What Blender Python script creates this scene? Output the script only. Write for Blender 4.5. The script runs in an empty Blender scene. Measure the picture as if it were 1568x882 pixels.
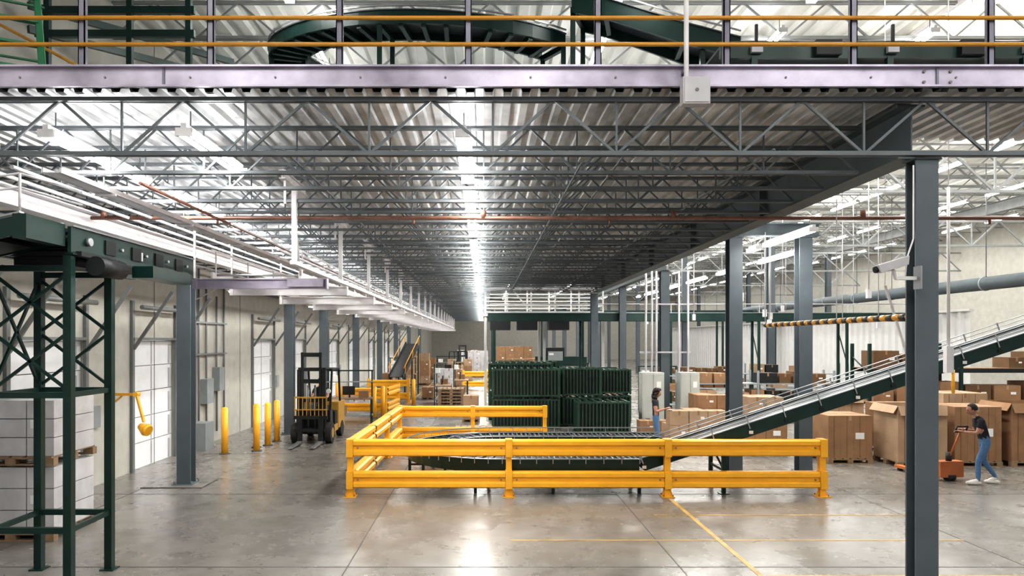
import bpy, math, random
from mathutils import Vector, Matrix
random.seed(7)
V=Vector
D=bpy.data
# ---------------------------------------------------------------- materials
def mat(name,col,rough=.5,metal=0.,noise=.12,ns=4.,bump=0.,emit=0.,ecol=None,rn=0.,stretch=None):
    m=D.materials.new(name); m.use_nodes=True
    nt=m.node_tree; b=nt.nodes['Principled BSDF']
    b.inputs['Roughness'].default_value=rough; b.inputs['Metallic'].default_value=metal
    tc=nt.nodes.new('ShaderNodeTexCoord'); mp=nt.nodes.new('ShaderNodeMapping')
    if stretch: mp.inputs['Scale'].default_value=stretch
    nt.links.new(tc.outputs['Object'],mp.inputs['Vector'])
    n=nt.nodes.new('ShaderNodeTexNoise'); n.inputs['Scale'].default_value=ns; n.inputs['Detail'].default_value=6
    nt.links.new(mp.outputs['Vector'],n.inputs['Vector'])
    r=nt.nodes.new('ShaderNodeValToRGB')
    r.color_ramp.elements[0].position=.3; r.color_ramp.elements[1].position=.7
    a=[max(0,c*(1-noise)) for c in col]; c2=[min(1,c*(1+noise)) for c in col]
    r.color_ramp.elements[0].color=(*a,1); r.color_ramp.elements[1].color=(*c2,1)
    nt.links.new(n.outputs['Fac'],r.inputs['Fac']); nt.links.new(r.outputs['Color'],b.inputs['Base Color'])
    if rn:
        mr=nt.nodes.new('ShaderNodeMapRange'); mr.inputs['To Min'].default_value=rough-rn; mr.inputs['To Max'].default_value=rough+rn
        nt.links.new(n.outputs['Fac'],mr.inputs['Value']); nt.links.new(mr.outputs['Result'],b.inputs['Roughness'])
    if bump:
        bp=nt.nodes.new('ShaderNodeBump'); bp.inputs['Strength'].default_value=bump; bp.inputs['Distance'].default_value=.02
        nt.links.new(n.outputs['Fac'],bp.inputs['Height']); nt.links.new(bp.outputs['Normal'],b.inputs['Normal'])
    if emit:
        b.inputs['Emission Color'].default_value=(*(ecol or col),1); b.inputs['Emission Strength'].default_value=emit
    return m
M={}
M['yellow']=mat('safety_yellow_paint',(.86,.42,.025),.42,0,.06)
M['yelpipe']=mat('yellow_pipe_paint',(.55,.26,.03),.4,0,.1)
M['edge']=mat('lavender_galvanised',(.42,.385,.475),.34,.45,.3,2.5,rn=.1)
M['post']=mat('railing_post_grey',(.19,.185,.235),.45,.3,.12,3)
M['colgrey']=mat('column_grey_paint',(.095,.114,.128),.42,.1,.1,3)
M['girder']=mat('girder_grey_paint',(.085,.105,.115),.5,.1,.12,2)
M['joist']=mat('joist_grey_steel',(.12,.135,.145),.42,.35,.12,3)
M['rjoist']=mat('roof_joist_grey',(.28,.29,.29),.5,.1,.1,3)
M['deck']=mat('galvanised_deck',(.60,.61,.62),.34,.5,.3,2,rn=.1)
M['roof']=mat('roof_deck_white',(.70,.70,.66),.55,0,.1,1)
M['white']=mat('white_painted_steel',(.68,.66,.67),.45,0,.08)
M['tube']=mat('fluorescent_tube',(1,1,1),.4,0,0,1,0,34,(1,.985,.955))
M['sky']=mat('skylight_panel',(.9,.86,.74),.5,0,.05,1,0,1.5,(1,.93,.78))
M['green']=mat('conveyor_green_paint',(.006,.030,.025),.38,.1,.2,4)
M['green2']=mat('cart_green_paint',(.018,.058,.036),.5,.1,.35,5)
M['ladder']=mat('ladder_green_fibreglass',(.02,.16,.07),.5,0,.1)
M['dark']=mat('black_steel',(.014,.016,.018),.5,.2,.2)
M['rubber']=mat('black_rubber',(.02,.02,.02),.8)
M['roller']=mat('roller_steel',(.42,.43,.45),.32,.7,.1)
M['roller_d']=mat('roller_worn_steel',(.12,.13,.14),.35,.6,.2)
M['belt']=mat('grey_belt',(.05,.055,.06),.5,0,.15)
M['copper']=mat('rusty_pipe',(.25,.115,.08),.5,.2,.25,5)
M['card']=mat('cardboard',(.265,.15,.078),.8,0,.14,3)
M['card2']=mat('cardboard_light',(.36,.245,.155),.8,0,.14,3)
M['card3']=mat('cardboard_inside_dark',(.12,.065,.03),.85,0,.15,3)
M['label']=mat('white_label',(.75,.75,.73),.6,0,.03)
M['wood']=mat('pallet_wood',(.24,.16,.095),.8,0,.25,6)
M['wrap']=mat('wrapped_grey_boxes',(.50,.49,.50),.3,0,.15,3)
M['blackyel']=mat('black_stripe',(.02,.02,.02),.5)
M['door']=mat('dock_door_white',(.80,.81,.83),.4,0,.04)
M['frame']=mat('door_frame_grey',(.17,.18,.18),.5)
M['beige']=mat('cabinet_beige',(.42,.44,.41),.5,0,.06)
M['greybox']=mat('electrical_grey',(.24,.26,.27),.5,0,.08)
M['orange']=mat('worn_orange_paint',(.42,.13,.04),.5)
M['ply']=mat('partition_white',(.55,.55,.54),.6,0,.05,2)
M['skin']=mat('skin',(.42,.22,.15),.55,0,.06,20)
M['hair']=mat('dark_hair',(.02,.012,.01),.6,0,.4,60,.6)
M['black_cloth']=mat('black_shirt',(.014,.014,.02),.85,0,.2,30)
M['jeans']=mat('blue_denim',(.085,.17,.30),.85,0,.2,30)
M['shoe']=mat('white_shoe',(.70,.66,.62),.6)
M['eye']=mat('eye_dark',(.02,.015,.01),.2)
M['lip']=mat('lips',(.30,.10,.09),.5)
M['fender']=mat('forklift_yellow',(.42,.24,.04),.4,0,.15)
M['greywhite']=mat('cable_grey_white',(.46,.45,.47),.5,.1,.08)
M['pipegrey']=mat('grey_pipe',(.20,.21,.22),.5,.2,.08)

def concrete(name,c1,c2,rough,sc=.35,var=.05):
    m=D.materials.new(name); m.use_nodes=True; nt=m.node_tree; b=nt.nodes['Principled BSDF']
    tc=nt.nodes.new('ShaderNodeTexCoord')
    n1=nt.nodes.new('ShaderNodeTexNoise'); n1.inputs['Scale'].default_value=sc; n1.inputs['Detail'].default_value=10; n1.inputs['Roughness'].default_value=.65
    n2=nt.nodes.new('ShaderNodeTexNoise'); n2.inputs['Scale'].default_value=3.; n2.inputs['Detail'].default_value=8
    for n in (n1,n2): nt.links.new(tc.outputs['Object'],n.inputs['Vector'])
    mx=nt.nodes.new('ShaderNodeMath'); mx.operation='MULTIPLY_ADD'; mx.inputs[1].default_value=.5
    nt.links.new(n2.outputs['Fac'],mx.inputs[0])
    s=nt.nodes.new('ShaderNodeMath'); s.operation='MULTIPLY'; s.inputs[1].default_value=.5
    nt.links.new(n1.outputs['Fac'],s.inputs[0]); nt.links.new(s.outputs[0],mx.inputs[2])
    r=nt.nodes.new('ShaderNodeValToRGB'); r.color_ramp.elements[0].position=.33; r.color_ramp.elements[1].position=.67
    r.color_ramp.elements[0].color=(*c1,1); r.color_ramp.elements[1].color=(*c2,1)
    nt.links.new(mx.outputs[0],r.inputs['Fac']); nt.links.new(r.outputs['Color'],b.inputs['Base Color'])
    mr=nt.nodes.new('ShaderNodeMapRange'); mr.inputs['From Min'].default_value=.3; mr.inputs['From Max'].default_value=.7
    mr.inputs['To Min'].default_value=rough-var; mr.inputs['To Max'].default_value=rough+var
    nt.links.new(n1.outputs['Fac'],mr.inputs['Value']); nt.links.new(mr.outputs['Result'],b.inputs['Roughness'])
    bp=nt.nodes.new('ShaderNodeBump'); bp.inputs['Strength'].default_value=.05; nt.links.new(n2.outputs['Fac'],bp.inputs['Height'])
    nt.links.new(bp.outputs['Normal'],b.inputs['Normal'])
    return m
M['floor']=concrete('polished_concrete',(.125,.116,.104),(.235,.221,.203),.27,.7,.06)
M['wall']=concrete('tilt_up_concrete',(.38,.37,.33),(.50,.485,.44),.8)
M['joint']=mat('joint_filler',(.07,.065,.06),.6)
M['fline']=mat('faded_floor_yellow',(.45,.28,.08),.5,0,.4,2)

# ---------------------------------------------------------------- mesh builder
def axes(d):
    d=d.normalized()
    if abs(d.z)>.999: return d,V((1,0,0)),V((0,1,0))
    s=d.cross(V((0,0,1))).normalized(); return d,s,s.cross(d).normalized()
class MB:
    def __init__(s): s.v=[];s.f=[];s.mi=[];s.sm=[];s.mats=[]
    def mx(s,m):
        if m not in s.mats: s.mats.append(m)
        return s.mats.index(m)
    def face(s,idx,m,sm=False): s.f.append(idx);s.mi.append(s.mx(m));s.sm.append(sm)
    def hexa(s,p,m):
        o=len(s.v); s.v+= [tuple(q) for q in p]
        for q in ((0,3,2,1),(4,5,6,7),(0,1,5,4),(1,2,6,5),(2,3,7,6),(3,0,4,7)): s.face([o+i for i in q],m)
    def box(s,x0,x1,y0,y1,z0,z1,m):
        s.hexa([(x0,y0,z0),(x1,y0,z0),(x1,y1,z0),(x0,y1,z0),(x0,y0,z1),(x1,y0,z1),(x1,y1,z1),(x0,y1,z1)],m)
    def bar(s,p0,p1,w,h,m,a=0,b=0):
        p0=V(p0);p1=V(p1); d,sd,up=axes(p1-p0); o=sd*a+up*b
        P=[]
        for p in (p0,p1):
            for i,j in ((-1,-1),(1,-1),(1,1),(-1,1)): P.append(p+o+sd*(i*w/2)+up*(j*h/2))
        s.hexa(P,m)
    def ibeam(s,p0,p1,w,h,m,tf=.02,tw=.012):
        s.bar(p0,p1,w,tf,m,0,h/2-tf/2); s.bar(p0,p1,w,tf,m,0,-h/2+tf/2); s.bar(p0,p1,tw,h-2*tf,m)
    def cyl(s,p0,p1,r,m,n=10,r2=None,cap=True):
        p0=V(p0);p1=V(p1); d,sd,up=axes(p1-p0); r2=r if r2 is None else r2; o=len(s.v)
        for p,rr in ((p0,r),(p1,r2)):
            for i in range(n):
                a=2*math.pi*i/n; s.v.append(tuple(p+sd*(rr*math.cos(a))+up*(rr*math.sin(a))))
        for i in range(n):
            j=(i+1)%n; s.face([o+i,o+j,o+n+j,o+n+i],m,True)
        if cap: s.face([o+i for i in range(n)][::-1],m); s.face([o+n+i for i in range(n)],m)
    def tube(s,pts,r,m,n=8):
        for a,b in zip(pts[:-1],pts[1:]): s.cyl(a,b,r,m,n)
    def sweep(s,path,o0,o1,z0,z1,m):
        n=len(path); o=len(s.v)
        for i,p in enumerate(path):
            t=V(path[min(i+1,n-1)])-V(path[max(i-1,0)]); t.z=0; t.normalize(); nn=V((t.y,-t.x,0))
            for a,b in ((o0,z0),(o1,z0),(o1,z1),(o0,z1)): q=V(p)+nn*a; s.v.append((q.x,q.y,q.z+b))
        for i in range(n-1):
            k=o+i*4
            for j in range(4): s.face([k+j,k+(j+1)%4,k+4+(j+1)%4,k+4+j],m)
        s.face([o,o+3,o+2,o+1],m); e=o+(n-1)*4; s.face([e,e+1,e+2,e+3],m)
    def ell(s,c,r,m,nu=16,nv=10,fn=None,rot=None):
        o=len(s.v); c=V(c)
        for j in range(nv+1):
            th=math.pi*j/nv
            for i in range(nu):
                ph=2*math.pi*i/nu
                q=V((math.sin(th)*math.cos(ph),math.sin(th)*math.sin(ph),math.cos(th)))
                if fn: q=fn(q)
                q=V((q.x*r[0],q.y*r[1],q.z*r[2]))
                if rot: q=rot@q
                s.v.append(tuple(c+q))
        for j in range(nv):
            for i in range(nu):
                a=o+j*nu+i; b=o+j*nu+(i+1)%nu; s.face([a,a+nu,b+nu,b],m,True)
    def obj(s,name,loc=(0,0,0),rz=0,bevel=0,parent=None):
        me=D.meshes.new(name); me.from_pydata(s.v,[],s.f); 
        for m in s.mats: me.materials.append(M[m])
        me.polygons.foreach_set('material_index',s.mi); me.polygons.foreach_set('use_smooth',s.sm); me.update()
        o=D.objects.new(name,me); bpy.context.collection.objects.link(o); o.location=loc; o.rotation_euler=(0,0,rz)
        if bevel:
            b=o.modifiers.new('bevel','BEVEL'); b.width=bevel; b.segments=2; b.limit_method='ANGLE'
        if parent: o.parent=parent
        return o
def arr(o,cnt,off):
    a=o.modifiers.new('array','ARRAY'); a.use_relative_offset=False; a.use_constant_offset=True; a.constant_offset_displace=off; a.count=cnt

# ---------------------------------------------------------------- shell
XL,XR,YB,ZR=-8.0,30.0,112.0,10.3
b=MB(); b.box(XL-.3,XR+.3,-5,YB+.3,-.2,0,'floor'); b.obj('floor')
b=MB()
for x in (-6.9,-1.8,2.6,7.2,12.0,17,22): b.box(x-.008,x+.008,-4,YB-1,-.01,.003,'joint')
for y in (4.2,9.5,14.0,19,24,29,34,40,46,52,60,70): b.box(XL+.1,XR-.1,y-.008,y+.008,-.01,.003,'joint')
b.obj('floor_joints')
b=MB()
b.box(3.5,3.57,4,13.6,-.01,.005,'fline')
b.box(.4,7.2,10.75,10.79,-.01,.004,'fline'); b.box(2.9,7.4,12.3,12.34,-.01,.004,'fline'); b.box(3.6,9,9.1,9.16,-.01,.004,'fline')
b.box(-3.6,-3.52,21,60,-.01,.005,'fline'); b.box(.0,.08,21,60,-.01,.005,'fline')
b.obj('floor_marking_lines')
doors=[(3.5,6.0),(8.2,10.6),(12.0,14.4),(16.3,18.6),(24.8,27.4),(29.6,32.2),(37,39.6),(42.5,45.1),(50,52.6),(58,60.6),(66,68.6)]
b=MB(); y=-5
for a,c in doors:
    b.box(XL-.25,XL,y,a,0,ZR,'wall'); b.box(XL-.25,XL,a,c,3.0,ZR,'wall'); y=c
b.box(XL-.25,XL,y,YB,0,ZR,'wall')
yy=-1
while yy<110:
    b.box(XL,XL+.004,yy,yy+.03,0,ZR,'joint'); yy+=6.15
b.obj('wall_left')
for i,(a,c) in enumerate(doors):
    b=MB(); a+=.004; c-=.004
    for k in range(5): b.box(XL-.13,XL-.07,a,c,k*.6+.005,(k+1)*.6-.012,'door')
    b.box(XL-.14,XL-.12,a,c,0,2.99,'joint')
    for k in range(5):
        for q in (.08,.92): 
            yq=a+(c-a)*q; b.box(XL-.07,XL-.055,yq-.04,yq+.04,k*.6+.02,k*.6+.5,'greywhite')
        b.box(XL-.07,XL-.06,a+(c-a)*.5-.02,a+(c-a)*.5+.02,k*.6+.02,k*.6+.58,'greywhite')
    for yq in (a,c):
        b.box(XL+.005,XL+.07,yq-.05,yq+.05,0,3.9,'frame')
        b.bar((XL+.07,yq,2.8),(XL+.95,yq,4.1),.05,.07,'frame')
    b.cyl((XL+.25,a,3.75),(XL+.25,c,3.75),.05,'frame')
    b.box(XL+.005,XL+.09,a,c,3.0,3.06,'frame')
    b.box(XL+.005,XL+.07,c+.15,c+.5,1.2,1.65,'greybox')
    b.obj('door_%d'%(i+1))
b=MB(); b.box(XL-.3,XR+.3,YB,YB+.3,0,ZR,'wall'); b.obj('wall_back')
b=MB(); b.box(XR,XR+.3,-5,YB,0,ZR,'wall'); b.obj('wall_right')
def corr(x0,x1,y0,y1,z,m,p=.3,h=.06):
    b=MB(); x=x0; pts=[]
    while x<x1-.01:
        pts+=[(x,z),(x+p*.4,z),(x+p*.5,z+h),(x+p*.9,z+h)]; x+=p
    pts.append((x1,z)); 
    for (a,c) in pts: b.v+=[(a,y0,c),(a,y1,c)]
    for i in range(len(pts)-1): b.face([2*i,2*i+2,2*i+3,2*i+1],m)
    return b
corr(XL-.2,XR+.2,-5,YB+.2,ZR,'roof',.5,.1).obj('ceiling')
b=MB()
for x,y in ((10.2,13),(10.2,26),(17,13),(17,22),(17,34),(24,20),(10.2,40),(24,40),(17,52)):
    b.box(x,x+2.6,y,y+4.2,ZR-.10,ZR-.04,'sky'); 
    for t in (-.06,2.6): b.box(x+t,x+t+.06,y-.06,y+4.26,ZR-.13,ZR-.02,'white')
    for t in (-.06,2.07,4.2): b.box(x,x+2.6,y+t,y+t+.06,ZR-.13,ZR-.02,'white')
b.obj('roof_skylights')

# ---------------------------------------------------------------- joists
def joist(x0,x1,zb,zt,pan,m,ch=.04,web=.024,vert=True,cw=.016):
    b=MB()
    for sx in (-.03,.03):
        b.box(x0,x1,sx-cw,sx+cw,zb,zb+ch,m); b.box(x0,x1,sx-cw,sx+cw,zt-ch,zt,m)
    n=max(2,int(round((x1-x0)/pan))); n+=n%2; p=(x1-x0)/n
    for i in range(n):
        a=(x0+i*p,0,zb+.02) if i%2==0 else (x0+i*p,0,zt-.02); c=(x0+(i+1)*p,0,zt-.02) if i%2==0 else (x0+(i+1)*p,0,zb+.02)
        b.bar(a,c,web,web,m)
        if vert and i%2==0: b.bar((x0+i*p,0,zb),(x0+i*p,0,zt),web*.8,web*.8,m)
    return b
o=joist(-7.95,9.5,5.0,5.63,.68,'joist',.045,.028).obj('front_edge_truss',(0,7.80,0))
o=joist(-7.95,4.55,5.02,5.60,.6,'joist',.038,.022).obj('mezzanine_joists',(0,8.75,0)); arr(o,25,(0,.9,0))
o=joist(-7.95,.3,5.02,5.60,.62,'joist').obj('mezzanine_joists',(0,31.6,0)); arr(o,38,(0,1.2,0))
o=joist(-7.95,29.9,ZR-.85,ZR-.04,.9,'rjoist',ch=.06,web=.04,vert=False).obj('roof_joists',(0,8,0)); arr(o,56,(0,1.85,0))
o=joist(5.0,29.9,7.3,8.5,1.3,'rjoist',ch=.09,web=.06).obj('roof_cross_trusses',(0,21,0)); arr(o,6,(0,12,0))
b=MB()
for x in (-7.0,-5.4,-2.2,1.6,3.2): 
    b.bar((x,7.9,5.1),(x,31,5.1),.02,.02,'joist')
b.obj('bridging_rods')
b=MB()
for x in (14.0,24.0): b.ibeam((x,30,ZR-1.1),(x,110,ZR-1.1),.3,.5,'rjoist')
b.obj('roof_girders')
b=corr(XL+.02,4.85,7.7,30.85,5.66,'deck',.2,.055); b.box(XL+.02,4.85,7.7,30.85,5.74,5.86,'greybox'); b.obj('mezzanine_deck')
b=corr(XL+.02,.4,31.05,77,5.66,'deck',.2,.055); b.box(XL+.02,.4,31.05,77,5.74,5.86,'greybox'); b.obj('mezzanine_deck')
b=corr(4.9,9.5,7.7,9.6,5.66,'deck',.2,.055); b.box(4.9,9.5,7.7,9.6,5.74,5.86,'greybox'); b.obj('mezzanine_walkway_deck')
b=MB(); b.box(-7.97,9.6,7.60,7.62,5.67,5.90,'edge'); b.box(-7.97,9.6,7.55,7.62,5.88,5.90,'edge'); b.box(-7.97,9.6,7.55,7.62,5.67,5.69,'edge')
for x in (-3.38,4.8): b.box(x-.012,x+.012,7.585,7.60,5.69,5.88,'post')
for x in (4.66,4.94): 
    for z in (5.73,5.84): b.cyl((x,7.585,z),(x,7.60,z),.016,'frame',6)
for x in [-7.6+.9*i for i in range(19)]: b.cyl((x,7.59,5.78),(x,7.60,5.78),.012,'frame',6)
b.obj('mezzanine_edge_beam')
b=MB()
for x in (-7.0,-5.65,-4.27,-2.9,-1.53,-.16,1.22,2.59,3.94,5.4,6.8,8.2):
    b.box(x-.035,x+.035,7.63,7.645,5.7,7.05,'post'); b.box(x-.035,x-.025,7.63,7.69,5.7,7.05,'post'); b.box(x+.025,x+.035,7.63,7.69,5.7,7.05,'post')
for z in (6.13,6.41,6.97): b.cyl((-7.9,7.60,z),(9.4,7.60,z),.022,'yelpipe',10)
b.obj('mezzanine_railing')
b=MB(); b.ibeam((4.74,7.95,5.31),(4.74,30.5,5.31),.30,.6,'girder',.03,.015)
for y in (12,16,20,24,28): b.box(4.61,4.87,y-.01,y+.01,5.04,5.58,'girder')
b.obj('mezzanine_girder')
b=MB(); b.ibeam((-6.2,7.95,4.88),(-6.2,76,4.88),.22,.26,'white'); b.obj('dock_side_girder')
b=MB(); b.ibeam((4.9,16.05,5.46),(7.5,16.05,5.46),.24,.28,'girder'); b.obj('cross_beam')
b=MB(); b.ibeam((6.1,24,5.5),(6.1,70,5.5),.24,.32,'girder'); b.obj('aisle_girder')
b=MB(); b.box(.45,4.9,30.9,31.02,5.4,5.9,'girder'); b.obj('mezzanine_end_beam')

# ---------------------------------------------------------------- columns
def column(x,y,top,w=.29,m='colgrey',name='steel_column',dp=None):
    dp=dp or w
    b=MB(); b.ibeam((0,0,.03),(0,0,top-.02),w,dp,m,.025,.016)
    b.box(-w*.75,w*.75,-dp*.75,dp*.75,0,.03,m); b.box(-w*.6,w*.6,-dp*.6,dp*.6,top-.02,top,m)
    for i in (-1,1):
        for j in (-1,1): b.cyl((i*w*.62,j*dp*.62,.03),(i*w*.62,j*dp*.62,.09),.018,'frame',6)
    return b.obj(name,(x,y,0),bevel=0.004)
column(4.84,7.93,4.99,.25,dp=.2)
for x,y,t in ((5.6,16.05,5.3),(7.15,16.05,5.3),(6.1,24.2,5.33),(6.1,31.5,5.33),(6.1,38.5,5.33),(6.1,46,5.33),(6.1,54,5.33),(6.1,62,5.33),(6.1,69.5,5.33),
              (-6.2,15,4.74),(-6.2,23,4.74),(-6.2,27.9,4.74),(-6.2,35,4.74),(-6.2,43,4.74),(-6.2,51,4.74),(-6.2,60,4.74),(-6.2,70,4.74),(4.74,30.7,5.0)):
    column(x,y,t)
for x,y in ((14,35),(14,50),(14,65),(14,80),(24,50),(24,65),(24,80),(14,95)): column(x,y,ZR-1.36,.32,name='roof_column')
b=MB(); b.box(-.75,.5,-.45,.45,0,.012,'joint'); b.box(-.72,.47,-.42,.42,.0,.016,'floor'); b.obj('column_base_pad',(-6.2,15,0))

# ---------------------------------------------------------------- lights
def fixture(x,y0,y1,z,name='fluorescent_light_row',power=0,gap=.35,seg=2.4):
    b=MB(); y=y0
    while y<y1-.2:
        e=min(y+seg,y1)
        b.box(x-.03,x+.03,y,e,z+.06,z+.11,'white')
        for dx in (-.06,.06): b.cyl((x+dx,y+.03,z),(x+dx,e-.03,z),.026,'tube',8)
        b.box(x-.09,x+.09,y,y+.03,z-.03,z+.06,'white'); b.box(x-.09,x+.09,e-.03,e,z-.03,z+.06,'white')
        b.cyl((x,y+.2,z+.09),(x,y+.2,z+.3),.008,'joist',6); b.cyl((x,e-.2,z+.09),(x,e-.2,z+.3),.008,'joist',6)
        y=e+gap
    o=b.obj(name)
    if power:
        l=D.lights.new('lamp','AREA'); l.shape='RECTANGLE'; l.size=.18; l.size_y=(y1-y0); l.energy=power; l.color=(1,.985,.935)
        lo=D.objects.new('lamp_in_row',l); bpy.context.collection.objects.link(lo); lo.location=(x,(y0+y1)/2,z-.04); lo.parent=o
    return o
fixture(-.22,7.95,31,5.28,power=780,gap=.3)
fixture(-.22,31.7,76,5.28,power=1100)
fixture(-4.85,7.95,31,5.28,power=800,gap=.5)
fixture(-4.85,31.7,76,5.28,power=950,gap=.5)
fixture(-3.3,7.9,9.8,5.28,power=50)
fixture(6.45,14.0,17.4,5.15,power=130)
fixture(8.6,20,40,5.4,power=380,gap=1.5)
for x in (6.1,9.2,12.5,17,22,27): fixture(x,11,60,9.3,power=1050,gap=1.2,name='high_bay_light_row')
for x in (3,10,18,26): fixture(x,62,110,9.3,power=700,gap=1.2,name='high_bay_light_row')
fixture(-3.6,11,60,9.3,power=700,gap=1.2,name='high_bay_light_row')
fixture(2.5,11,60,9.3,power=700,gap=1.2,name='high_bay_light_row')
for x in (-5,1,7,13): fixture(x,-4,5,9.3,power=290,gap=.6,name='high_bay_light_row')

# ---------------------------------------------------------------- pipes & boxes on ceiling
b=MB(); b.cyl((-7.0,11.35,4.93),(14,11.35,4.93),.030,'copper')
for x in (-6,-3,0,3,6,9): b.cyl((x,11.35,4.93),(x,11.35,5.05),.042,'copper'); 
for x in (-4.2,-1.1,2,8): b.cyl((x,11.35,4.9),(x,11.35,4.83),.02,'copper',8)
b.obj('sprinkler_pipe')
b=MB(); b.cyl((-4.3,9,4.97),(-4.3,60,4.97),.022,'copper'); b.cyl((1.1,8,4.98),(1.1,31,4.98),.012,'joist'); 
for x in (-5.6,-5.25,-7.4): b.cyl((x,8,4.93),(x,70,4.93),.025,'greywhite')
b.cyl((-7.7,8,4.6),(-7.7,70,4.6),.04,'pipegrey'); b.obj('conduit_pipe')
b=MB(); b.box(2.06,2.34,7.40,7.53,5.44,5.72,'greywhite'); b.box(2.075,2.325,7.39,7.40,5.455,5.705,'greywhite'); b.cyl((2.2,7.385,5.58),(2.2,7.39,5.58),.02,'frame')
b.cyl((2.12,7.5,5.72),(2.12,7.5,7.4),.026,'white'); b.cyl((2.2,7.53,5.69),(2.2,7.56,5.69),.02,'frame')
b.box(2.09,2.15,7.5,7.60,5.8,5.84,'frame'); b.obj('junction_box',bevel=.005)
b=MB()
for dx in (-.10,.10): b.box(-4.75+dx-.012,-4.75+dx+.012,7.9,70,4.84,4.90,'white')
b.box(-4.85,-4.65,7.9,70,4.84,4.85,'greywhite')
y=9
while y<70: b.cyl((-4.75,y,4.85),(-4.75,y,5.04),.01,'joist',6); b.bar((-4.9,y,4.82),(-4.6,y,4.82),.03,.03,'white'); y+=2.4
b.obj('cable_tray')

ys=[10.5+3.4*i for i in range(18)]
for i,y in enumerate(ys):
    b=MB()
    b.ibeam((-2.76,y-.65,5.28),(-2.76,y+.65,5.28),.09,.12,'white',.012,.01)
    b.bar((-2.76,y,5.22),(-2.76,y,4.17),.07,.07,'white')
    b.bar((-2.80,y+.1,4.95),(-2.95,y+1.1,4.05),.03,.03,'white')
    b.bar((-2.76,y-.5,5.22),(-2.76,y-.5,4.9),.03,.03,'white')
    b.obj('hanger_bracket')
for i,y in enumerate([12.1]+ys[1:]):
    b=MB(); m='edge' if i==0 else 'white'
    b.ibeam((-4.85,y+.1,3.96),(-2.66,y+.1,3.96),.10,.17,m)
    b.bar((-4.90,y+.1,3.9),(-4.90,y+.1,5.02),.03,.03,'white')
    b.box(-4.92,-4.85,y+.03,y+.17,3.87,4.05,m); b.box(-2.66,-2.64,y+.03,y+.17,3.87,4.05,m)
    if i==0: b.box(-3.3,-2.70,y-.02,y+.045,3.90,4.03,'edge')
    b.obj('conveyor_support_beam')
b=MB()
for x in (-4.65,-3.15): b.box(x-.015,x+.015,12.3,68,4.05,4.17,'white')
y=12.5
while y<68: b.cyl((-4.63,y,4.13),(-3.17,y,4.13),.022,'roller',6); y+=.8
b.box(-2.80,-2.72,10.4,68,4.10,4.16,'white'); b.box(-2.99,-2.95,10.4,68,4.3,4.33,'greywhite')
b.cyl((-3.5,10,4.62),(-3.5,60,4.62),.015,'white')
y=12.5
while y<66:
    for x in (-4.65,-3.15): b.bar((x,y,4.15),(x,y,4.55),.022,.022,'white')
    y+=1.7
for x in (-4.65,-3.15): b.box(x-.012,x+.012,12.3,68,4.53,4.56,'white')
b.obj('overhead_conveyor')
for y in (9.6,13.6,19.5,28.4,36,46):
    b=MB(); b.bar((XL+.01,y,4.45),(-6.9,y,4.42),.05,.05,'white'); b.ell((-6.8,y,4.40),(.2,.2,.09),'white'); b.cyl((-6.8,y,4.36),(-6.8,y,4.30),.1,'tube',12)
    b.bar((XL+.01,y,4.0),(-7.2,y,4.42),.03,.03,'white'); b.obj('dock_flood_light')

# ---------------------------------------------------------------- left front conveyor + tower
b=MB()
x0,x1,y0,y1=-5.82,-4.9,8.5,9.42
for x in (x0,x1):
    for y in (y0,y1):
        b.bar((x,y,.01),(x,y,4.0),.095,.095,'green'); b.box(x-.09,x+.09,y-.09,y+.09,0,.015,'green')
for y in (y0,y1):
    for z in (.75,2.35,3.85): b.bar((x0,y,z),(x1,y,z),.06,.07,'green')
    b.bar((x0,y,2.4),(x1,y,3.1),.03,.035,'green'); b.bar((x1,y,2.4),(x0,y,3.1),.03,.035,'green')
    b.bar((x0,y,3.1),(x1,y,3.8),.03,.035,'green'); b.bar((x1,y,3.1),(x0,y,3.8),.03,.035,'green')
for x in (x0,x1):
    for z in (.75,2.35): b.bar((x,y0,z),(x,y1,z),.05,.06,'green')
b.bar((x0,y0,2.4),(x0,y1,3.8),.03,.035,'green'); b.bar((x0,y1,2.4),(x0,y0,3.8),.03,.035,'green')
b.obj('conveyor_support_tower')
b=MB()
for x in (x0-.03,x1+.03):
    b.box(x-.02,x+.02,8.45,12.0,4.02,4.34,'green'); b.box(x-.05,x+.05,8.45,12.0,4.34,4.36,'roller'); b.box(x-.045,x+.045,8.45,12.0,4.01,4.03,'green')
b.box(x0,x1,8.5,12.0,4.28,4.32,'belt'); b.box(x0,x1,8.6,11.8,4.08,4.11,'dark')
y=8.6
while y<12: b.cyl((x0,y,4.24),(x1,y,4.24),.035,'roller',8); y+=.3
for y in (9.2,9.9,10.6,11.3): b.box(x1+.05,x1+.07,y,y+.25,4.1,4.28,'dark'); b.cyl((x1+.05,y+.4,4.2),(x1+.09,y+.4,4.2),.02,'roller',8)
b.box(x1+.052,x1+.06,10.1,10.22,4.12,4.24,'label'); b.cyl((x1+.05,8.8,4.2),(x1+.10,8.8,4.2),.05,'roller',12)
b.box(x0+.1,x1+.12,8.55,9.35,4.005,4.06,'dark'); b.box(x1+.06,x1+.35,9.9,11.2,3.86,4.02,'green')
b.box(x0+.2,x1-.06,8.6,9.3,3.9,4.0,'dark'); b.cyl((x1+.2,8.7,3.9),(x1+.2,9.3,3.9),.12,'dark',14)
b.obj('foreground_conveyor')
b=MB()
for yy in (7.75,8.5):
    b.bar((-4.98,yy,4.25),(-7.9,yy,3.60),.04,.20,'green'); b.bar((-4.98,yy,4.38),(-7.9,yy,3.73),.08,.02,'roller')
b.bar((-5.0,8.12,4.33),(-7.9,8.12,3.68),.72,.03,'belt')
b.bar((-5.3,8.12,4.1),(-7.9,8.12,3.5),.6,.03,'dark')
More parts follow.
